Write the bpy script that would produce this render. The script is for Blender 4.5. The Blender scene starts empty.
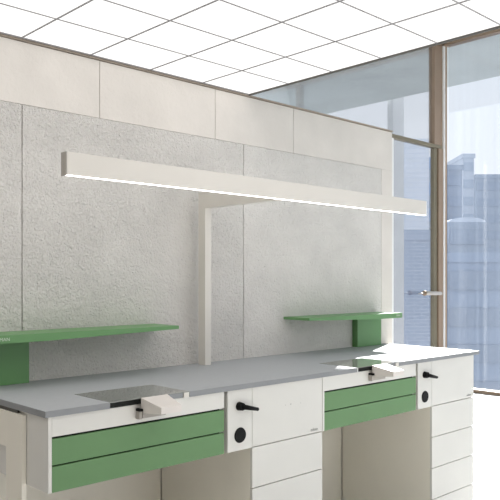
import bpy, bmesh, math, random
from mathutils import Vector, Matrix
random.seed(4)
COL = bpy.context.scene.collection
G = 0.82            # the whole place is laid out in bench units, then scaled to metres at the end
CAMZ = 1.64

# ------------------------------------------------------------------ materials
def srgb(r, g, b):
    f = lambda c: (c/255/12.92) if c/255 <= .04045 else ((c/255+.055)/1.055)**2.4
    return (f(r), f(g), f(b), 1)

def mat(name, col, rough=.5, metal=0, bump=None, mottle=None, spec=.5, coat=0):
    m = bpy.data.materials.new(name); m.use_nodes = True
    nt = m.node_tree; N = nt.nodes; L = nt.links
    p = N['Principled BSDF']
    p.inputs['Base Color'].default_value = col
    p.inputs['Roughness'].default_value = rough
    p.inputs['Metallic'].default_value = metal
    p.inputs['Specular IOR Level'].default_value = spec
    p.inputs['Coat Weight'].default_value = coat
    tc = N.new('ShaderNodeTexCoord')
    if mottle is None: mottle = (3.0, .03)
    sc, amt = mottle
    n = N.new('ShaderNodeTexNoise'); n.inputs['Scale'].default_value = sc; n.inputs['Detail'].default_value = 6
    L.new(tc.outputs['Object'], n.inputs['Vector'])
    r = N.new('ShaderNodeMapRange')
    r.inputs['From Min'].default_value = .3; r.inputs['From Max'].default_value = .7
    r.inputs['To Min'].default_value = 1-amt; r.inputs['To Max'].default_value = 1+amt
    L.new(n.outputs['Fac'], r.inputs['Value'])
    mx = N.new('ShaderNodeVectorMath'); mx.operation = 'SCALE'
    mx.inputs[0].default_value = col[:3]
    L.new(r.outputs['Result'], mx.inputs['Scale'])
    L.new(mx.outputs['Vector'], p.inputs['Base Color'])
    if bump:
        last = None
        for (bs, st, det) in bump:
            b = N.new('ShaderNodeBump'); b.inputs['Strength'].default_value = st; b.inputs['Distance'].default_value = .014
            bn = N.new('ShaderNodeTexNoise'); bn.inputs['Scale'].default_value = bs; bn.inputs['Detail'].default_value = det
            bn.inputs['Roughness'].default_value = .62; bn.inputs['Distortion'].default_value = .6
            L.new(tc.outputs['Object'], bn.inputs['Vector']); L.new(bn.outputs['Fac'], b.inputs['Height'])
            if last: L.new(last.outputs['Normal'], b.inputs['Normal'])
            last = b
        L.new(last.outputs['Normal'], p.inputs['Normal'])
    return m

def emit(name, col, s):
    m = bpy.data.materials.new(name); m.use_nodes = True
    N = m.node_tree.nodes; N.clear()
    o = N.new('ShaderNodeOutputMaterial'); e = N.new('ShaderNodeEmission')
    e.inputs['Color'].default_value = col; e.inputs['Strength'].default_value = s
    m.node_tree.links.new(e.outputs[0], o.inputs[0]); return m

def glass(name, tint, refl=.06, blur=0.0, film=0.0):
    m = bpy.data.materials.new(name); m.use_nodes = True
    nt = m.node_tree; N = nt.nodes; L = nt.links; N.clear()
    o = N.new('ShaderNodeOutputMaterial')
    t = N.new('ShaderNodeBsdfTransparent'); t.inputs['Color'].default_value = tint
    base = t.outputs[0]
    if film:
        # a sheer film with faint vertical streaks
        tr = N.new('ShaderNodeBsdfTranslucent'); tr.inputs['Color'].default_value = srgb(215, 225, 240)
        tc = N.new('ShaderNodeTexCoord'); mp = N.new('ShaderNodeMapping'); mp.inputs['Scale'].default_value = (1, 9, .12)
        no = N.new('ShaderNodeTexNoise'); no.inputs['Scale'].default_value = 1.6; no.inputs['Detail'].default_value = 5
        L.new(tc.outputs['Object'], mp.inputs[0]); L.new(mp.outputs[0], no.inputs['Vector'])
        mr = N.new('ShaderNodeMapRange'); mr.inputs['From Min'].default_value = .3; mr.inputs['From Max'].default_value = .7
        mr.inputs['To Min'].default_value = film*.45; mr.inputs['To Max'].default_value = film*1.5
        L.new(no.outputs['Fac'], mr.inputs['Value'])
        ms = N.new('ShaderNodeMixShader'); L.new(mr.outputs[0], ms.inputs[0]); L.new(base, ms.inputs[1]); L.new(tr.outputs[0], ms.inputs[2])
        base = ms.outputs[0]
    if blur:
        rf = N.new('ShaderNodeBsdfRefraction'); rf.inputs['Roughness'].default_value = blur; rf.inputs['IOR'].default_value = 1.02
        rf.inputs['Color'].default_value = tint
        ms = N.new('ShaderNodeMixShader'); ms.inputs[0].default_value = .6
        L.new(base, ms.inputs[1]); L.new(rf.outputs[0], ms.inputs[2]); base = ms.outputs[0]
    g = N.new('ShaderNodeBsdfGlossy'); g.inputs['Roughness'].default_value = .02
    lw = N.new('ShaderNodeLayerWeight'); lw.inputs['Blend'].default_value = .25
    ml = N.new('ShaderNodeMath'); ml.operation = 'MULTIPLY_ADD'; ml.inputs[1].default_value = .5; ml.inputs[2].default_value = refl*.3
    L.new(lw.outputs['Fresnel'], ml.inputs[0])
    mg = N.new('ShaderNodeMixShader'); L.new(ml.outputs[0], mg.inputs[0]); L.new(base, mg.inputs[1]); L.new(g.outputs[0], mg.inputs[2])
    L.new(mg.outputs[0], o.inputs[0]); return m

M = dict(
    white=mat('white_lacquer', srgb(222, 220, 214), .38),
    cream=mat('cream_laminate', srgb(240, 235, 222), .5),
    green=mat('green_laminate', srgb(99, 139, 90), .5),
    shelfgreen=mat('green_powder_coat', srgb(106, 154, 98), .42),
    top=mat('grey_worktop', srgb(172, 174, 177), .6, mottle=(40, .02)),
    plaster=mat('plaster', srgb(229, 223, 216), .9, bump=[(40, .18, 5)], mottle=(5, .05)),
    concrete=mat('cast_concrete', srgb(234, 230, 225), .9, bump=[(95, .95, 3), (30, .85, 7)], mottle=(4, .07)),
    concrete2=mat('smoother_cast_concrete', srgb(233, 229, 224), .9, bump=[(95, .75, 3), (27, .7, 7)], mottle=(5, .06)),
    slab=mat('slab_concrete', srgb(200, 207, 206), .85, bump=[(3, .2, 6)], mottle=(1.1, .09)),
    greige=mat('greige_plaster', srgb(150, 142, 130), .9),
    band=mat('edge_band', srgb(140, 142, 144), .45),
    pinw=mat('warm_white_plastic', srgb(226, 219, 213), .45),
    capm=mat('lamp_end_cap', srgb(172, 166, 158), .5),
    floor=mat('resin_floor', srgb(225, 225, 225), .3, mottle=(1.5, .03)),
    metal=mat('white_metal', srgb(224, 219, 211), .4),
    bronze=mat('bronze_aluminium', srgb(160, 138, 118), .45, metal=.3),
    olive=mat('olive_aluminium', srgb(132, 124, 104), .5, metal=.2),
    chrome=mat('brushed_steel', srgb(205, 200, 194), .45, metal=.5),
    steel=mat('tinted_plate', srgb(138, 140, 135), .06, coat=1, spec=.9),
    black=mat('black_plastic', srgb(8, 8, 8), .6, spec=.2),
    dark=mat('dark_gap', srgb(16, 20, 14), .8),
    gap=mat('drawer_gap', srgb(95, 93, 88), .8),
    bar=mat('grid_bar', srgb(150, 148, 150), .6),
    barw=mat('white_grid_edge', srgb(245, 244, 242), .6),
    trim=mat('brown_trim', srgb(165, 152, 138), .6),
    text=mat('white_print', srgb(205, 218, 200), .5),
    gtext=mat('grey_print', srgb(168, 168, 164), .5),
    glow=emit('lamp_diffuser', (1, .98, .94, 1), 5),
    panel=emit('luminous_ceiling', (1, .985, .96, 1), 1.15),
    glassA=glass('clear_glass', (.95, .955, .965, 1)),
    glassB=glass('sheer_glass', (.93, .94, .955, 1), film=.02),
)

# ------------------------------------------------------------------ builders
def box(bm, x0, x1, y0, y1, z0, z1, bev=0):
    vs = [bm.verts.new(p) for p in [(x0,y0,z0),(x1,y0,z0),(x1,y1,z0),(x0,y1,z0),(x0,y0,z1),(x1,y0,z1),(x1,y1,z1),(x0,y1,z1)]]
    fs = [bm.faces.new([vs[i] for i in q]) for q in [(3,2,1,0),(4,5,6,7),(0,1,5,4),(1,2,6,5),(2,3,7,6),(3,0,4,7)]]
    if bev:
        es = list({e for f in fs for e in f.edges})
        bmesh.ops.bevel(bm, geom=es, offset=bev, segments=2, affect='EDGES', profile=.6)
    return bm
def poly_prism(bm, pts, z0, z1):
    """pts: plan outline counter-clockwise"""
    a = [bm.verts.new((x, y, z0)) for x, y in pts]; b = [bm.verts.new((x, y, z1)) for x, y in pts]
    n = len(pts)
    bm.faces.new(a[::-1]); bm.faces.new(b)
    for i in range(n): bm.faces.new([a[i], a[(i+1) % n], b[(i+1) % n], b[i]])
    return bm
def hexa(bm, lo, hi, bev=0):
    """8-corner solid: lo and hi are 4 points each, counter-clockwise"""
    a = [bm.verts.new(p) for p in lo]; b = [bm.verts.new(p) for p in hi]
    fs = [bm.faces.new(a[::-1]), bm.faces.new(b)]
    for i in range(4): fs.append(bm.faces.new([a[i], a[(i+1) % 4], b[(i+1) % 4], b[i]]))
    if bev:
        bmesh.ops.bevel(bm, geom=list({e for f in fs for e in f.edges}), offset=bev, segments=2, affect='EDGES', profile=.6)
    return bm
def tube(bm, p0, p1, r0, r1=None, seg=20):
    r1 = r0 if r1 is None else r1
    p0 = Vector(p0); p1 = Vector(p1); d = (p1-p0)
    q = d.to_track_quat('Z', 'Y').to_matrix().to_4x4()
    bmesh.ops.create_cone(bm, cap_ends=True, segments=seg, radius1=r0, radius2=r1, depth=d.length,
                          matrix=Matrix.Translation((p0+p1)/2) @ q)
    return bm
def B(): return bmesh.new()
def obj(name, bm, m, parent=None, smooth=False, base=None):
    """link the bmesh as one mesh object; geometry is given in place and re-based on the thing's own base"""
    bmesh.ops.recalc_face_normals(bm, faces=bm.faces)
    me = bpy.data.meshes.new(name)
    if parent is not None:
        off = root_loc(parent)
    else:
        if base is None:
            c = [v.co for v in bm.verts]
            base = Vector(((min(v.x for v in c)+max(v.x for v in c))/2, (min(v.y for v in c)+max(v.y for v in c))/2, min(v.z for v in c)))
        off = Vector(base)
    bmesh.ops.translate(bm, verts=bm.verts, vec=-off)
    bm.to_mesh(me); bm.free()
    me.materials.append(M[m])
    if smooth:
        for p in me.polygons: p.use_smooth = True
    o = bpy.data.objects.new(name, me); COL.objects.link(o)
    if parent is not None: o.parent = parent
    else: o.location = off
    return o
def root_loc(o):
    v = Vector(o.location)
    while o.parent: o = o.parent; v += Vector(o.location)
    return v
def thing(name, label, cat, loc, group=None):
    o = bpy.data.objects.new(name, None); COL.objects.link(o); o.location = loc; o.empty_display_size = .05
    o['label'] = label; o['category'] = cat
    if group: o['group'] = group
    return o
def tag(o, label, cat, group=None, kind=None):
    o['label'] = label; o['category'] = cat
    if group: o['group'] = group
    if kind: o['kind'] = kind
    return o
def structure(o): o['kind'] = 'structure'; return o
def text_mesh(name, s, size, loc, m, parent, face='-Y', depth=.0006):
    cu = bpy.data.curves.new(name, 'FONT'); cu.body = s; cu.size = size; cu.extrude = depth; cu.align_x = 'LEFT'
    t = bpy.data.objects.new(name, cu); COL.objects.link(t)
    dg = bpy.context.evaluated_depsgraph_get()
    me = bpy.data.meshes.new_from_object(t.evaluated_get(dg)); bpy.data.objects.remove(t)
    R = Matrix.Rotation(math.radians(90), 4, 'X')
    me.transform(Matrix.Translation(Vector(loc)-root_loc(parent)) @ R)
    me.materials.clear(); me.materials.append(M[m])
    o = bpy.data.objects.new(name, me); COL.objects.link(o); o.parent = parent
    return o

# ------------------------------------------------------------------ room shell
XW = 4.66                                   # free end of the partition wall
structure(obj('floor', box(B(), -3.2, 9.455, -4, 5.8, -.2, 0), 'floor'))
ZC = 2.805                                  # luminous ceiling height
wall = structure(obj('wall_back', box(B(), -3, XW, 3.262, 3.42, 0, 2.795), 'plaster'))
ZP = 2.489                                  # top of the rough concrete panels
xs = [-2.99, -1.376, .102, 1.58, 3.058, 4.52]
for a, b in zip(xs[:-1], xs[1:]):
    obj('concrete_panel', box(B(), a+.0025, b-.0025, 3.2495, 3.261, .001, ZP-.001, .001), 'concrete2' if a > 3 else 'concrete', wall)
obj('plaster_strip', box(B(), 4.521, XW, 3.25, 3.261, .001, ZP, .0005), 'plaster', wall)
ux = [-2.99, -1.2, -.4, .4, 1.207, 2.014, 2.821, 3.52, XW]
for a, b in zip(ux[:-1], ux[1:]):
    obj('plaster_panel', box(B(), a+.002, b-(.002 if b < XW else 0), 3.25, 3.261, ZP+.001, 2.7925, .0005), 'plaster', wall)
structure(obj('trim_1', box(B(), -3, XW+.002, 3.241, 3.42, 2.7955, 2.8055), 'trim'))
structure(obj('unseen_wall_left', box(B(), -3.2, -3.005, -4, 5.8, 0, 5.2), 'greige'))  # unseen wall, added in dark greige to cut light from the left
structure(obj('unseen_wall_rear', box(B(), -3, 2.8, -4, -3.85, 0, 5.2), 'greige'))  # unseen wall, its width shaped to block daylight from behind the camera

# high roof slab, running out over the glass
rs = B(); box(rs, -3.2, 11.78, -4, 11.5, 5.21, 5.55)
roof = structure(obj('roof_slab', rs, 'slab'))
# luminous ceiling: grid of bars, single panels
gx = [3.09 - .3795*i for i in range(13)]
gy = [3.232 - .336*i for i in range(12)]
gb = B()
for x in gx[1:]: box(gb, x-.0035, x+.0035, gy[-1], 3.236, ZC, ZC+.02)
for y in gy[1:]: box(gb, gx[-1], 3.09, y-.0028, y+.0028, ZC+.0005, ZC+.02)
structure(obj('trim_2', gb, 'bar'))
structure(obj('trim_3', box(B(), 3.09, 3.104, gy[-1], 3.2375, ZC-.004, ZC+.14), 'gap'))
structure(obj('trim_4', box(B(), gx[-1], 3.089, 3.2335, 3.2355, ZC-.001, ZC+.02), 'bar'))
structure(obj('trim_5', box(B(), gx[-1], 3.089, 3.238, 3.42, ZC+.0035, ZC+.02), 'barw'))
cb = B()
box(cb, -3, gx[-1], -3.84, 3.236, ZC+.001, ZC+.14); box(cb, gx[-1], 3.104, -3.84, gy[-1], ZC+.001, ZC+.14)
box(cb, gx[-1], 3.089, gy[-1], 3.42, ZC+.06, ZC+.14)
structure(obj('ceiling', cb, 'plaster'))
src = None
for i in range(12):
    for j in range(11):
        cx = (gx[i]+gx[i+1])/2; cy = (gy[j]+gy[j+1])/2
        if src is None:
            src = obj('light_panel', box(B(), gx[1]+.0045, gx[0]-.001, gy[1]+.004, gy[0]-.0005, ZC+.004, ZC+.018), 'panel')
            tag(src, 'square white glowing light panel set in the ceiling grid', 'ceiling light', 'glowing panels of the ceiling')
            l0 = src.location.copy()
        else:
            c = src.copy(); COL.objects.link(c)
            c.location = l0 + Vector((cx-(gx[0]+gx[1])/2, cy-(gy[0]+gy[1])/2, 0))

# glazing -----------------------------------------------------------
YG = 5.68; XF = 9.45; ZH = 5.205
w1 = structure(obj('window_1', box(B(), XF-.07, XF+.07, YG-.035, YG+.09, 0.001, ZH, .004), 'bronze', base=(XF, YG, 0)))   # corner post > panes of the right facade
w1.name = 'window_1'
obj('frame_bead', box(B(), XF-.07, XF-.03, YG-.062, YG-.0355, .1, ZH-.095), 'barw', w1)
obj('bottom_rail', box(B(), XF-.06, XF+.06, -3.8, YG-.063, .001, .05, .004), 'bronze', w1)
obj('top_rail', box(B(), XF-.06, XF+.06, -3.8, YG-.063, ZH-.09, ZH, .004), 'bronze', w1)
for y in (-2.2, .3, 2.8):
    obj('mullion', box(B(), XF-.055, XF+.055, y-.05, y+.05, .051, ZH-.091, .004), 'bronze', w1)
ys = [-3.8, -2.2, .3, 2.8, YG-.05]
for a, b in zip(ys[:-1], ys[1:]):
    obj('pane', box(B(), XF-.004, XF+.004, a+.052, b-.052, .051, ZH-.091), 'glassB', w1)
ZT = 3.60                                   # transom over the door
w2 = structure(obj('window_2', box(B(), 5.0, XF-.0715, YG-.04, YG+.04, ZT-.026, ZT+.026, .004), 'olive', base=(7, YG, 0)))
obj('top_rail', box(B(), -2.9, XF-.071, YG-.04, YG+.04, ZH-.09, ZH), 'bronze', w2)
obj('transom_left', box(B(), -2.9, 4.999, YG-.04, YG+.04, ZT-.026, ZT+.026), 'bronze', w2)
obj('pane', box(B(), -2.9, XF-.075, YG-.004, YG+.004, ZT+.027, ZH-.091), 'glassA', w2)
obj('pane', box(B(), -2.9, 8.1, YG-.004, YG+.004, .001, ZT-.027), 'glassA', w2)
obj('jamb', box(B(), 8.102, 8.142, YG-.03, YG+.03, .001, ZT-.027), 'barw', w2)
obj('head_stile', box(B(), 9.165, XF-.0715, YG-.0395, YG+.06, ZT+.027, ZH-.092, .003), 'bronze', w2)
d1 = structure(obj('door_1', box(B(), 9.165, 9.25, YG-.03, YG+.03, .01, ZT-.03, .004), 'olive', base=(8.9, YG, 0)))
obj('frame_stile', box(B(), 9.258, XF-.0715, YG-.05, YG+.06, .001, ZT-.027, .003), 'bronze', d1)
obj('door_pane', box(B(), 8.15, 9.164, YG-.004, YG+.004, .01, ZT-.03), 'glassA', d1)
# lever handle standing off the stile
hz = CAMZ - 14.3/708*(9.3*.692+5.6*.722)
h = obj('door_handle', tube(B(), (9.20, YG-.12, hz), (8.78, YG-.12, hz+.01), .026, .03), 'chrome', d1, True)
obj('handle_cap', tube(B(), (8.78, YG-.12, hz+.01), (8.755, YG-.12, hz+.01), .038, .036), 'bronze', h, True)
obj('handle_tip', tube(B(), (8.765, YG-.12, hz+.01), (8.62, YG-.12, hz+.006), .012, .006), 'chrome', h, True)
obj('handle_rose', tube(B(), (9.18, YG-.12, hz), (9.18, YG-.031, hz), .022), 'dark', h, True)

# ------------------------------------------------------------------ work bench
WT, WB = 1.14, 1.115
F = 2.47; MOD = 1.598
n1, n2 = 1.573, 1.985
m1, m2 = 3.194, 3.602                       # cut-out at the worktop's front edge
X0, X1 = 1.29, 4.572
outline = [(X0, 2.461), (n1, 2.461), (n1, 2.745), (n2, 2.745), (n2, 2.461), (m1, 2.461), (m1, 2.745), (m2, 2.745), (m2, 2.461), (X1, 2.461), (X1, 3.247), (X0, 3.247)]
wt = obj('worktop', poly_prism(B(), outline, WB, WT), 'top')
obj('edge_band', box(B(), X0+.0005, n1-.0005, 2.4595, 2.4608, WB+.0003, WT-.0004), 'band', wt)['label'] = 'darker grey edge band'
obj('edge_band', box(B(), n2+.0005, m1-.0005, 2.4595, 2.4608, WB+.0003, WT-.0004), 'band', wt)['label'] = 'darker grey edge band'
obj('edge_band', box(B(), m2+.0005, X1-.0005, 2.4595, 2.4608, WB+.0003, WT-.0004), 'band', wt)['label'] = 'darker grey edge band'
obj('edge_band', box(B(), X0-.0015, X0-.0002, 2.461, 3.247, WB+.0003, WT-.0004), 'band', wt)['label'] = 'darker grey edge band'
tag(wt, 'long grey laminate worktop running along the concrete wall', 'worktop')

def drawer_cabinet(x, label):
    t = thing('drawer_cabinet', label, 'cabinet', (x, 2.8, .824), 'shallow green drawer cabinets under the worktop')
    b = B()
    box(b, x-.448, x-.433, F-.002, 3.0, .824, WB-.001, .0008)       # left side
    box(b, x+.433, x+.4465, F+.017, 3.0, .824, WB-.001, .0008)
    box(b, x-.433, x+.433, F+.03, 3.0, .826, .84)
    box(b, x-.433, x+.433, 2.98, 3.0, .84, WB-.002)
    obj('body', b, 'white', t)
    obj('fascia', box(B(), x-.431, x+.446, F, F+.016, 1.037, WB-.001, .0008), 'white', t)
    obj('shadow_gap', box(B(), x-.431, x+.431, F+.0165, F+.029, .842, 1.036), 'dark', t)
    for z0, z1 in ((.9285, 1.0285), (.824, .9225)):
        obj('drawer', box(B(), x-.431, x+.446, F, F+.013, z0, z1, .0008), 'green', t)['label'] = 'green drawer front'
    return t
xa = 1.322+.431
d = drawer_cabinet(xa, 'shallow cabinet with two darker green drawers at the left end of the bench')
def copy_thing(o, dx, label):
    r = o.copy(); COL.objects.link(r); r.location = o.location + Vector((dx, 0, 0)); r['label'] = label
    for ch in list(o.children):
        c = ch.copy(); COL.objects.link(c); c.parent = r
        for g in ch.children:
            k = g.copy(); COL.objects.link(k); k.parent = c
    return r
copy_thing(d, MOD, 'shallow cabinet with two green drawers between the two white drawer pedestals')

# narrow service panel with lever knob and round outlet
def service_panel(x, label):
    t = thing('service_panel', label, 'control panel', (x, 2.6, .824), 'narrow service panels beside the green drawers')
    b = B(); box(b, x-.079, x+.079, F-.001, F+.016, .824, WB-.001, .0008); box(b, x-.078, x+.078, F+.0162, 2.95, .83, WB-.001)
    obj('panel', b, 'white', t)
    k = obj('lever_knob', tube(B(), (x-.006, F-.001, 1.035), (x-.006, F-.028, 1.035), .021, .018, 28), 'black', t, False)
    k['label'] = 'black lever knob'
    bl = B(); tube(bl, (x-.006, F-.022, 1.035), (x+.082, F-.036, 1.014), .013, .0085, 16)
    bmesh.ops.create_uvsphere(bl, u_segments=12, v_segments=8, radius=.0088, matrix=Matrix.Translation((x+.082, F-.036, 1.014)))
    obj('lever', bl, 'black', k, True)
    r = obj('outlet', tube(B(), (x, F-.0012, .896), (x, F-.006, .896), .037, .035, 36), 'black', t)
    r['label'] = 'round black outlet'
    return t
sp = service_panel(2.2995, 'narrow white panel with black knob beside the left green drawers')
copy_thing(sp, MOD+.0, 'narrow white panel with black knob beside the right green drawers')

# white drawer pedestals
def pedestal(x0, x1, label, specks=False):
    t = thing('drawer_pedestal', label, 'drawer unit', ((x0+x1)/2, 2.85, 0), 'tall white drawer pedestals under the worktop')
    b = B(); box(b, x0, x1, F+.0155, 3.2, .02, WB-.001, .0008); obj('body', b, 'cream', t)
    obj('plinth', box(B(), x0+.01, x1-.01, F+.04, 3.19, 0.001, .0195), 'gap', t)
    z = [WB-.002, .8215, .6215, .4215, .2215, .022]
    for i in range(5):
        dr = obj('drawer', box(B(), x0+.001, x1-.001, F, F+.015, z[i+1]+.0045, z[i], .0008), 'white', t)
        if i == 0:
            text_mesh('maker_mark', 'edean', .024, (x1-.095, F-.0008, .838), 'gtext', dr)
            if specks:
                for (sx, sz, sr) in ((2.655, 1.0, .0035), (2.615, 1.0, .002), (2.73, .997, .002)):
                    obj('screw_dot', tube(B(), (sx, F-.0002, sz), (sx, F-.001, sz), sr, None, 10), 'gtext', dr)
    return t
pedestal(2.3815, 2.9025, 'tall white drawer pedestal in the middle between the two knee spaces', True)
pedestal(3.980, 4.512, 'tall white drawer pedestal at the right end of the bench')

# knee space back panels
for a, b_, w in ((1.315, 2.379, 'left'), (2.91, 3.978, 'right')):
    k = obj('back_panel', box(B(), a, b_, 3.205, 3.222, .002, WB-.002), 'cream')
    tag(k, 'beige back panel closing the %s knee space under the worktop' % w, 'panel')

# frame leg at the left end
t = thing('frame_leg', 'cream frame leg carrying the left end of the worktop', 'table leg', (1.297, 2.95, 0))
def legpiece(name, y0, y1, z0, z1): obj(name, box(B(), 1.284, 1.3035, y0, y1, z0, z1, .001), 'cream', t)
legpiece('upright', 2.645, 2.785, 0.001, 1.1); legpiece('upright', 3.12, 3.24, 0.001, 1.1)
legpiece('top_rail', 2.7855, 3.1195, .955, 1.1); legpiece('bottom_rail', 2.7855, 3.1195, .001, .1)
obj('gap_shade', box(B(), 1.292, 1.302, 2.7, 3.2, 1.1005, WB-.0003), 'gap', t)  # dark filler, the shadow of the gap is put into its colour

# cover plates + bench pins in the cut-outs
def plate(a, b, label):
    o = obj('cover_plate', box(B(), a+.002, b-.002, 2.461, 2.743, WT-.0025, WT+.0008, .0004), 'steel')
    tag(o, label, 'plate', 'steel cover plates let into the worktop'); return o
plate(n1, n2, 'shiny grey cover plate in the worktop above the left green drawers')
plate(m1, m2, 'shiny cover plate by the sunlit end, above the right green drawers')
def slot(a, b, label, lip):
    t = thing('suction_channel', label, 'suction channel', ((a+b)/2, 2.55, WB), 'suction channels under the cover plates')
    z0, z1 = WB+.0005, WT-.003
    obj('slot_shade', box(B(), a+.002+(.007 if lip else 0), a+.285, 2.468, 2.48, z0, z1, .0008), 'dark', t)  # near-black face stands in for the shade inside the open slot
    obj('channel_front', box(B(), a+.286, b-.031, 2.466, 2.48, z0, z1, .0008), 'band', t)
    obj('guide_block', box(B(), b-.03, b-.002, 2.4612, 2.48, z0, z1), 'metal', t)
    if lip: obj('channel_lip', box(B(), a+.001, a+.008, 2.4612, 2.48, z0, z1), 'barw', t)
slot(n1, n2, 'dark slot under the left cover plate at the worktop front', False)
slot(m1, m2, 'dark slot under the right cover plate at the worktop front', True)
def pin(dx, label):
    t = thing('bench_pin', label, 'bench pin', (1.78+dx, 2.38, 1.07), 'wedge shaped bench pins at the worktop front')
    yb, yf = 2.455, 2.305
    lo = [(1.714+dx, yf, 1.094), (1.817+dx, yf, 1.094), (1.858+dx, yb, 1.078), (1.72+dx, yb, 1.078)]
    hi = [(1.714+dx, yf, 1.121), (1.817+dx, yf, 1.121), (1.858+dx, yb, 1.143), (1.72+dx, yb, 1.143)]
    obj('wedge', hexa(B(), lo, hi, .0012), 'pinw', t)
    obj('pin_shadow', box(B(), 1.73+dx, 1.85+dx, yb+.0005, F-.0012, 1.055, 1.10), 'capm', t)  # grey block stands in for the pin's soft shadow on the fascia
    lt = obj('latch', box(B(), 1.704+dx, 1.7185+dx, 2.445, F-.0012, 1.055, 1.088, .001), 'capm', t)
    obj('latch_button', box(B(), 1.703+dx, 1.7185+dx, 2.437, F-.0012, 1.0885, 1.099, .001), 'black', lt)
pin(0, 'white wedge shaped bench pin jutting out above the left green drawers')
pin(MOD+.007, 'sunlit white wedge bench pin jutting out above the right green drawers')

# small wire hook below the left drawers
hk = B()
pts = [(1.93, 2.62, .8262), (1.93, 2.62, .795), (1.934, 2.62, .785), (1.942, 2.62, .783), (1.948, 2.62, .789), (1.949, 2.62, .80)]
for a, b_ in zip(pts[:-1], pts[1:]): tube(hk, a, b_, .0022, None, 8)
obj('wire_hook', hk, 'chrome', d, True)

# shelves ------------------------------------------------------------
def shelf(x_post0, x_post1, x_out, x_tip, label, tx):
    zt = 1.389; y0, y1 = 3.02, 3.2475
    t = thing('wall_shelf', label, 'shelf', ((x_post0+x_post1)/2, 3.15, WT), 'green shelves above the worktop')
    s = 1 if x_tip > x_out else -1
    xk = x_post1 if s > 0 else x_post0          # taper starts at the support's inner edge
    prof = [(x_out, zt-.036), (xk, zt-.036), (x_tip, zt-.018), (x_tip, zt), (x_out, zt)]
    b = B()
    a = [b.verts.new((x, y0, z)) for x, z in prof]; c = [b.verts.new((x, y1, z)) for x, z in prof]
    n = len(prof); b.faces.new(a); b.faces.new(c[::-1])
    for i in range(n): b.faces.new([a[i], c[i], c[(i+1) % n], a[(i+1) % n]])
    bmesh.ops.bevel(b, geom=list(b.edges), offset=.0012, segments=2, affect='EDGES')
    bd = obj('board', b, 'shelfgreen', t)
    obj('support', box(B(), x_post0, x_post1, 3.2, 3.2475, WT+.0005, zt-.0365, .001), 'shelfgreen', t)
    text_mesh('maker_mark', 'MAN', .022, (tx, y0-.0008, zt-.025), 'text', bd)
    return t
shelf(1.30, 1.592, 1.315, 2.364, 'green cantilever shelf on the left in front of rough concrete', 1.362)
shelf(4.157, 4.448, 4.462, 3.42, 'green cantilever shelf on the right near the glass wall', 4.385)

# task light ----------------------------------------------------------
t = thing('bench_light', 'white linear bench light on a square post rising from the worktop', 'lamp', (2.666, 3.164, WT))
pb = B(); box(pb, 2.643, 2.689, 3.133, 3.195, WT+.0005, 2.05, .001); obj('post', pb, 'metal', t)
obj('arm', box(B(), 2.643, 2.689, 2.5705, 3.195, 2.0505, 2.143, .001), 'metal', t)
hb = obj('light_bar', box(B(), 1.419, 4.009, 2.53, 2.57, 2.0545, 2.146, .0008), 'metal', t)
obj('diffuser', box(B(), 1.421, 4.007, 2.5305, 2.549, 2.0525, 2.0543), 'glow', hb)['label'] = 'glowing light strip'
obj('end_cap', box(B(), 1.4145, 1.4188, 2.53, 2.57, 2.0525, 2.146), 'capm', hb)
obj('end_cap', box(B(), 4.0095, 4.016, 2.53, 2.57, 2.0525, 2.146), 'barw', hb)

# ------------------------------------------------------------------ outside
GZ = -30
M['bA'] = mat('hazy_blue_facade', srgb(148, 162, 182), .8, mottle=(.2, .05))  # distance haze is mixed into the blue and grey facade colours
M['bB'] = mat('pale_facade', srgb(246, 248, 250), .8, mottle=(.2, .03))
M['bC'] = mat('hazed_blue_facade', srgb(120, 150, 195), .8, mottle=(.2, .05))
M['bD'] = mat('hazed_grey_blue_facade', srgb(146, 158, 174), .8, mottle=(.2, .05))
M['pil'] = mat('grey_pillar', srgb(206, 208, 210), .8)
M['bE'] = mat('hazed_pale_facade', srgb(188, 197, 210), .8)
M['bF'] = mat('hazed_grey_glazing', srgb(168, 180, 197), .8)
M['win'] = mat('hazed_facade_glass', srgb(138, 151, 169), .7)
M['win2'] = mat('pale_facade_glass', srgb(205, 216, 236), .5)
M['city'] = mat('city_ground', srgb(150, 152, 156), .9)
structure(obj('ground', box(B(), -300, 900, -300, 900, GZ-1, GZ), 'city'))
structure(obj('pillar', box(B(), 11.86, 12.26, 8.25, 8.38, GZ+.01, 5.55, .01), 'pil'))

def clad(name, c1, c2, pitch):
    m = mat(name, c1, .8); nt = m.node_tree; p = nt.nodes['Principled BSDF']
    tc = nt.nodes.new('ShaderNodeTexCoord'); sp = nt.nodes.new('ShaderNodeSeparateXYZ'); cb = nt.nodes.new('ShaderNodeCombineXYZ')
    nt.links.new(tc.outputs['Object'], sp.inputs[0]); nt.links.new(sp.outputs['X'], cb.inputs['X']); nt.links.new(sp.outputs['Z'], cb.inputs['Y'])
    b = nt.nodes.new('ShaderNodeTexBrick'); nt.links.new(cb.outputs[0], b.inputs['Vector'])
    b.inputs['Color1'].default_value = c1; b.inputs['Color2'].default_value = [x*.94 for x in c1[:3]]+[1]; b.inputs['Mortar'].default_value = c2
    b.inputs['Scale'].default_value = 1; b.inputs['Brick Width'].default_value = pitch*4; b.inputs['Row Height'].default_value = pitch
    b.inputs['Mortar Size'].default_value = pitch*.1; b.inputs['Mortar Smooth'].default_value = .4
    nt.links.new(b.outputs['Color'], p.inputs['Base Color']); return m
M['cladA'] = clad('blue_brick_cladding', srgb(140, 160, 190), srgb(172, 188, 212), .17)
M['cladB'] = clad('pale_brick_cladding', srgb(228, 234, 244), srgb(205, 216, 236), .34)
C_, S_ = .69178, .72210
def at(px, D): r = (px-250)/708; return Vector((D*(C_+r*S_), D*(S_-r*C_), 0))
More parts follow.
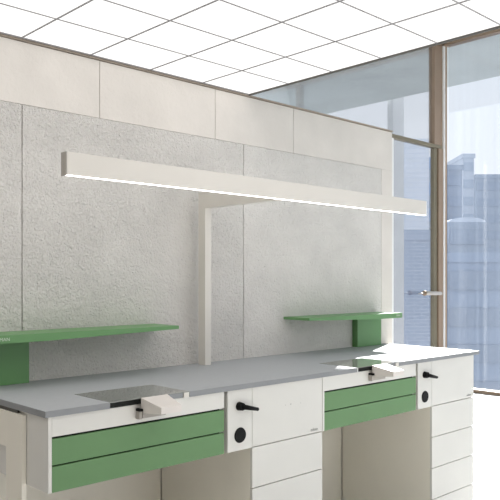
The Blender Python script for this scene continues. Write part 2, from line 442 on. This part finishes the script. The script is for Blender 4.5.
def building(label, pxl, pxr, D, ytop, m, wm, floors, deep=12, lines=.5, shape='flat'):
    """a block standing on the city ground, turned to face the lab"""
    p0 = at(pxl, D); p1 = at(pxr, D); w = (p1-p0).length; c = (p0+p1)/2
    H = CAMZ + (279-ytop)/708*D - GZ
    ang = math.atan2((p1-p0).y, (p1-p0).x)
    t = thing('tower_block', label, 'building', (c.x, c.y, GZ))
    t.rotation_euler.z = ang
    bb = box(B(), -w/2, w/2, 0, deep, 0, H)
    def sub(name, bm, mm):
        bmesh.ops.recalc_face_normals(bm, faces=bm.faces)
        me = bpy.data.meshes.new(name); bm.to_mesh(me); bm.free(); me.materials.append(M[mm])
        o = bpy.data.objects.new(name, me); COL.objects.link(o); o.parent = t; return o
    sub('facade', bb, m)
    if shape == 'barrel':
        r = B(); n = 16; lo = []; hi = []
        pr = [(-w/2*math.cos(math.pi*i/n), H + .13*w*math.sin(math.pi*i/n)) for i in range(n+1)]
        a = [r.verts.new((x, 0, z)) for x, z in pr]; b2 = [r.verts.new((x, deep, z)) for x, z in pr]
        r.faces.new(a); r.faces.new(b2[::-1])
        for i in range(n+1): r.faces.new([a[i], b2[i], b2[(i+1) % (n+1)], a[(i+1) % (n+1)]])
        sub('barrel_roof', r, 'bE')
    else:
        sub('parapet', box(B(), -w/2-.15, w/2+.15, -.15, deep, H, H+.6), m)
    if not floors: return t
    dz = H/floors
    for k in range(floors):
        z = H - (k+1)*dz
        if z > GZ*0 + 2:
            sub('window_band', box(B(), -w/2+.1, w/2-.1, -.12, -.01, z+dz*(1-lines)*.5, z+dz*(1+lines)*.5), wm)
    return t
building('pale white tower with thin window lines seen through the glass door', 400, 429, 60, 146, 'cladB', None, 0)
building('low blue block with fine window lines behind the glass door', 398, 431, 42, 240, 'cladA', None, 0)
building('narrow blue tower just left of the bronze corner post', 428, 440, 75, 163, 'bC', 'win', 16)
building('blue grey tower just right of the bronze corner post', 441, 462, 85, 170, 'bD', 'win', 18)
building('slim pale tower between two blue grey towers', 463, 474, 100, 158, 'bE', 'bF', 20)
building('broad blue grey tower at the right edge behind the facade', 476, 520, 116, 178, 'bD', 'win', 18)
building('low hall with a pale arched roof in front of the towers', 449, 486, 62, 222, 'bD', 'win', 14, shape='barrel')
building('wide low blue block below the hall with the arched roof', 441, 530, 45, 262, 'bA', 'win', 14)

# ------------------------------------------------------------------ light
w = bpy.data.worlds.new('sky'); bpy.context.scene.world = w; w.use_nodes = True
N = w.node_tree.nodes; L = w.node_tree.links
bg = N['Background']; tc = N.new('ShaderNodeTexCoord'); sx = N.new('ShaderNodeSeparateXYZ'); cr = N.new('ShaderNodeValToRGB')
L.new(tc.outputs['Generated'], sx.inputs[0]); L.new(sx.outputs['Z'], cr.inputs[0]); L.new(cr.outputs[0], bg.inputs[0])
cr.color_ramp.elements[0].color = (.93, .96, 1, 1); cr.color_ramp.elements[0].position = 0
cr.color_ramp.elements[1].color = (.80, .89, 1, 1); cr.color_ramp.elements[1].position = .7
bg.inputs[1].default_value = .98

sd = Vector((1, .45, .47)).normalized()
s = bpy.data.lights.new('sun', 'SUN'); s.energy = 16; s.angle = math.radians(.3); s.color = (1, .97, .92)
so = bpy.data.objects.new('sun', s); COL.objects.link(so); so.location = sd*20
so.rotation_euler = sd.to_track_quat('Z', 'Y').to_euler()

# ------------------------------------------------------------------ camera
cam = bpy.data.cameras.new('camera'); co = bpy.data.objects.new('camera', cam); COL.objects.link(co)
co.location = (0, 0, CAMZ); co.rotation_euler = (math.radians(90), 0, -math.atan2(708, 739))
cam.sensor_width = 36; cam.lens = 36*708/500; cam.shift_y = 29/500; cam.clip_end = 2000; cam.clip_start = .01
bpy.context.scene.camera = co

# bench units -> metres
SC = Matrix.Scale(G, 4)
for me in bpy.data.meshes: me.transform(SC)
for o in bpy.data.objects: o.location = o.location*G
vs = bpy.context.scene.view_settings
bpy.context.scene.display_settings.display_device = 'sRGB'
vs.view_transform = 'Standard'; vs.look = 'None'; vs.gamma = 1; vs.use_curve_mapping = False
vs.exposure = .12
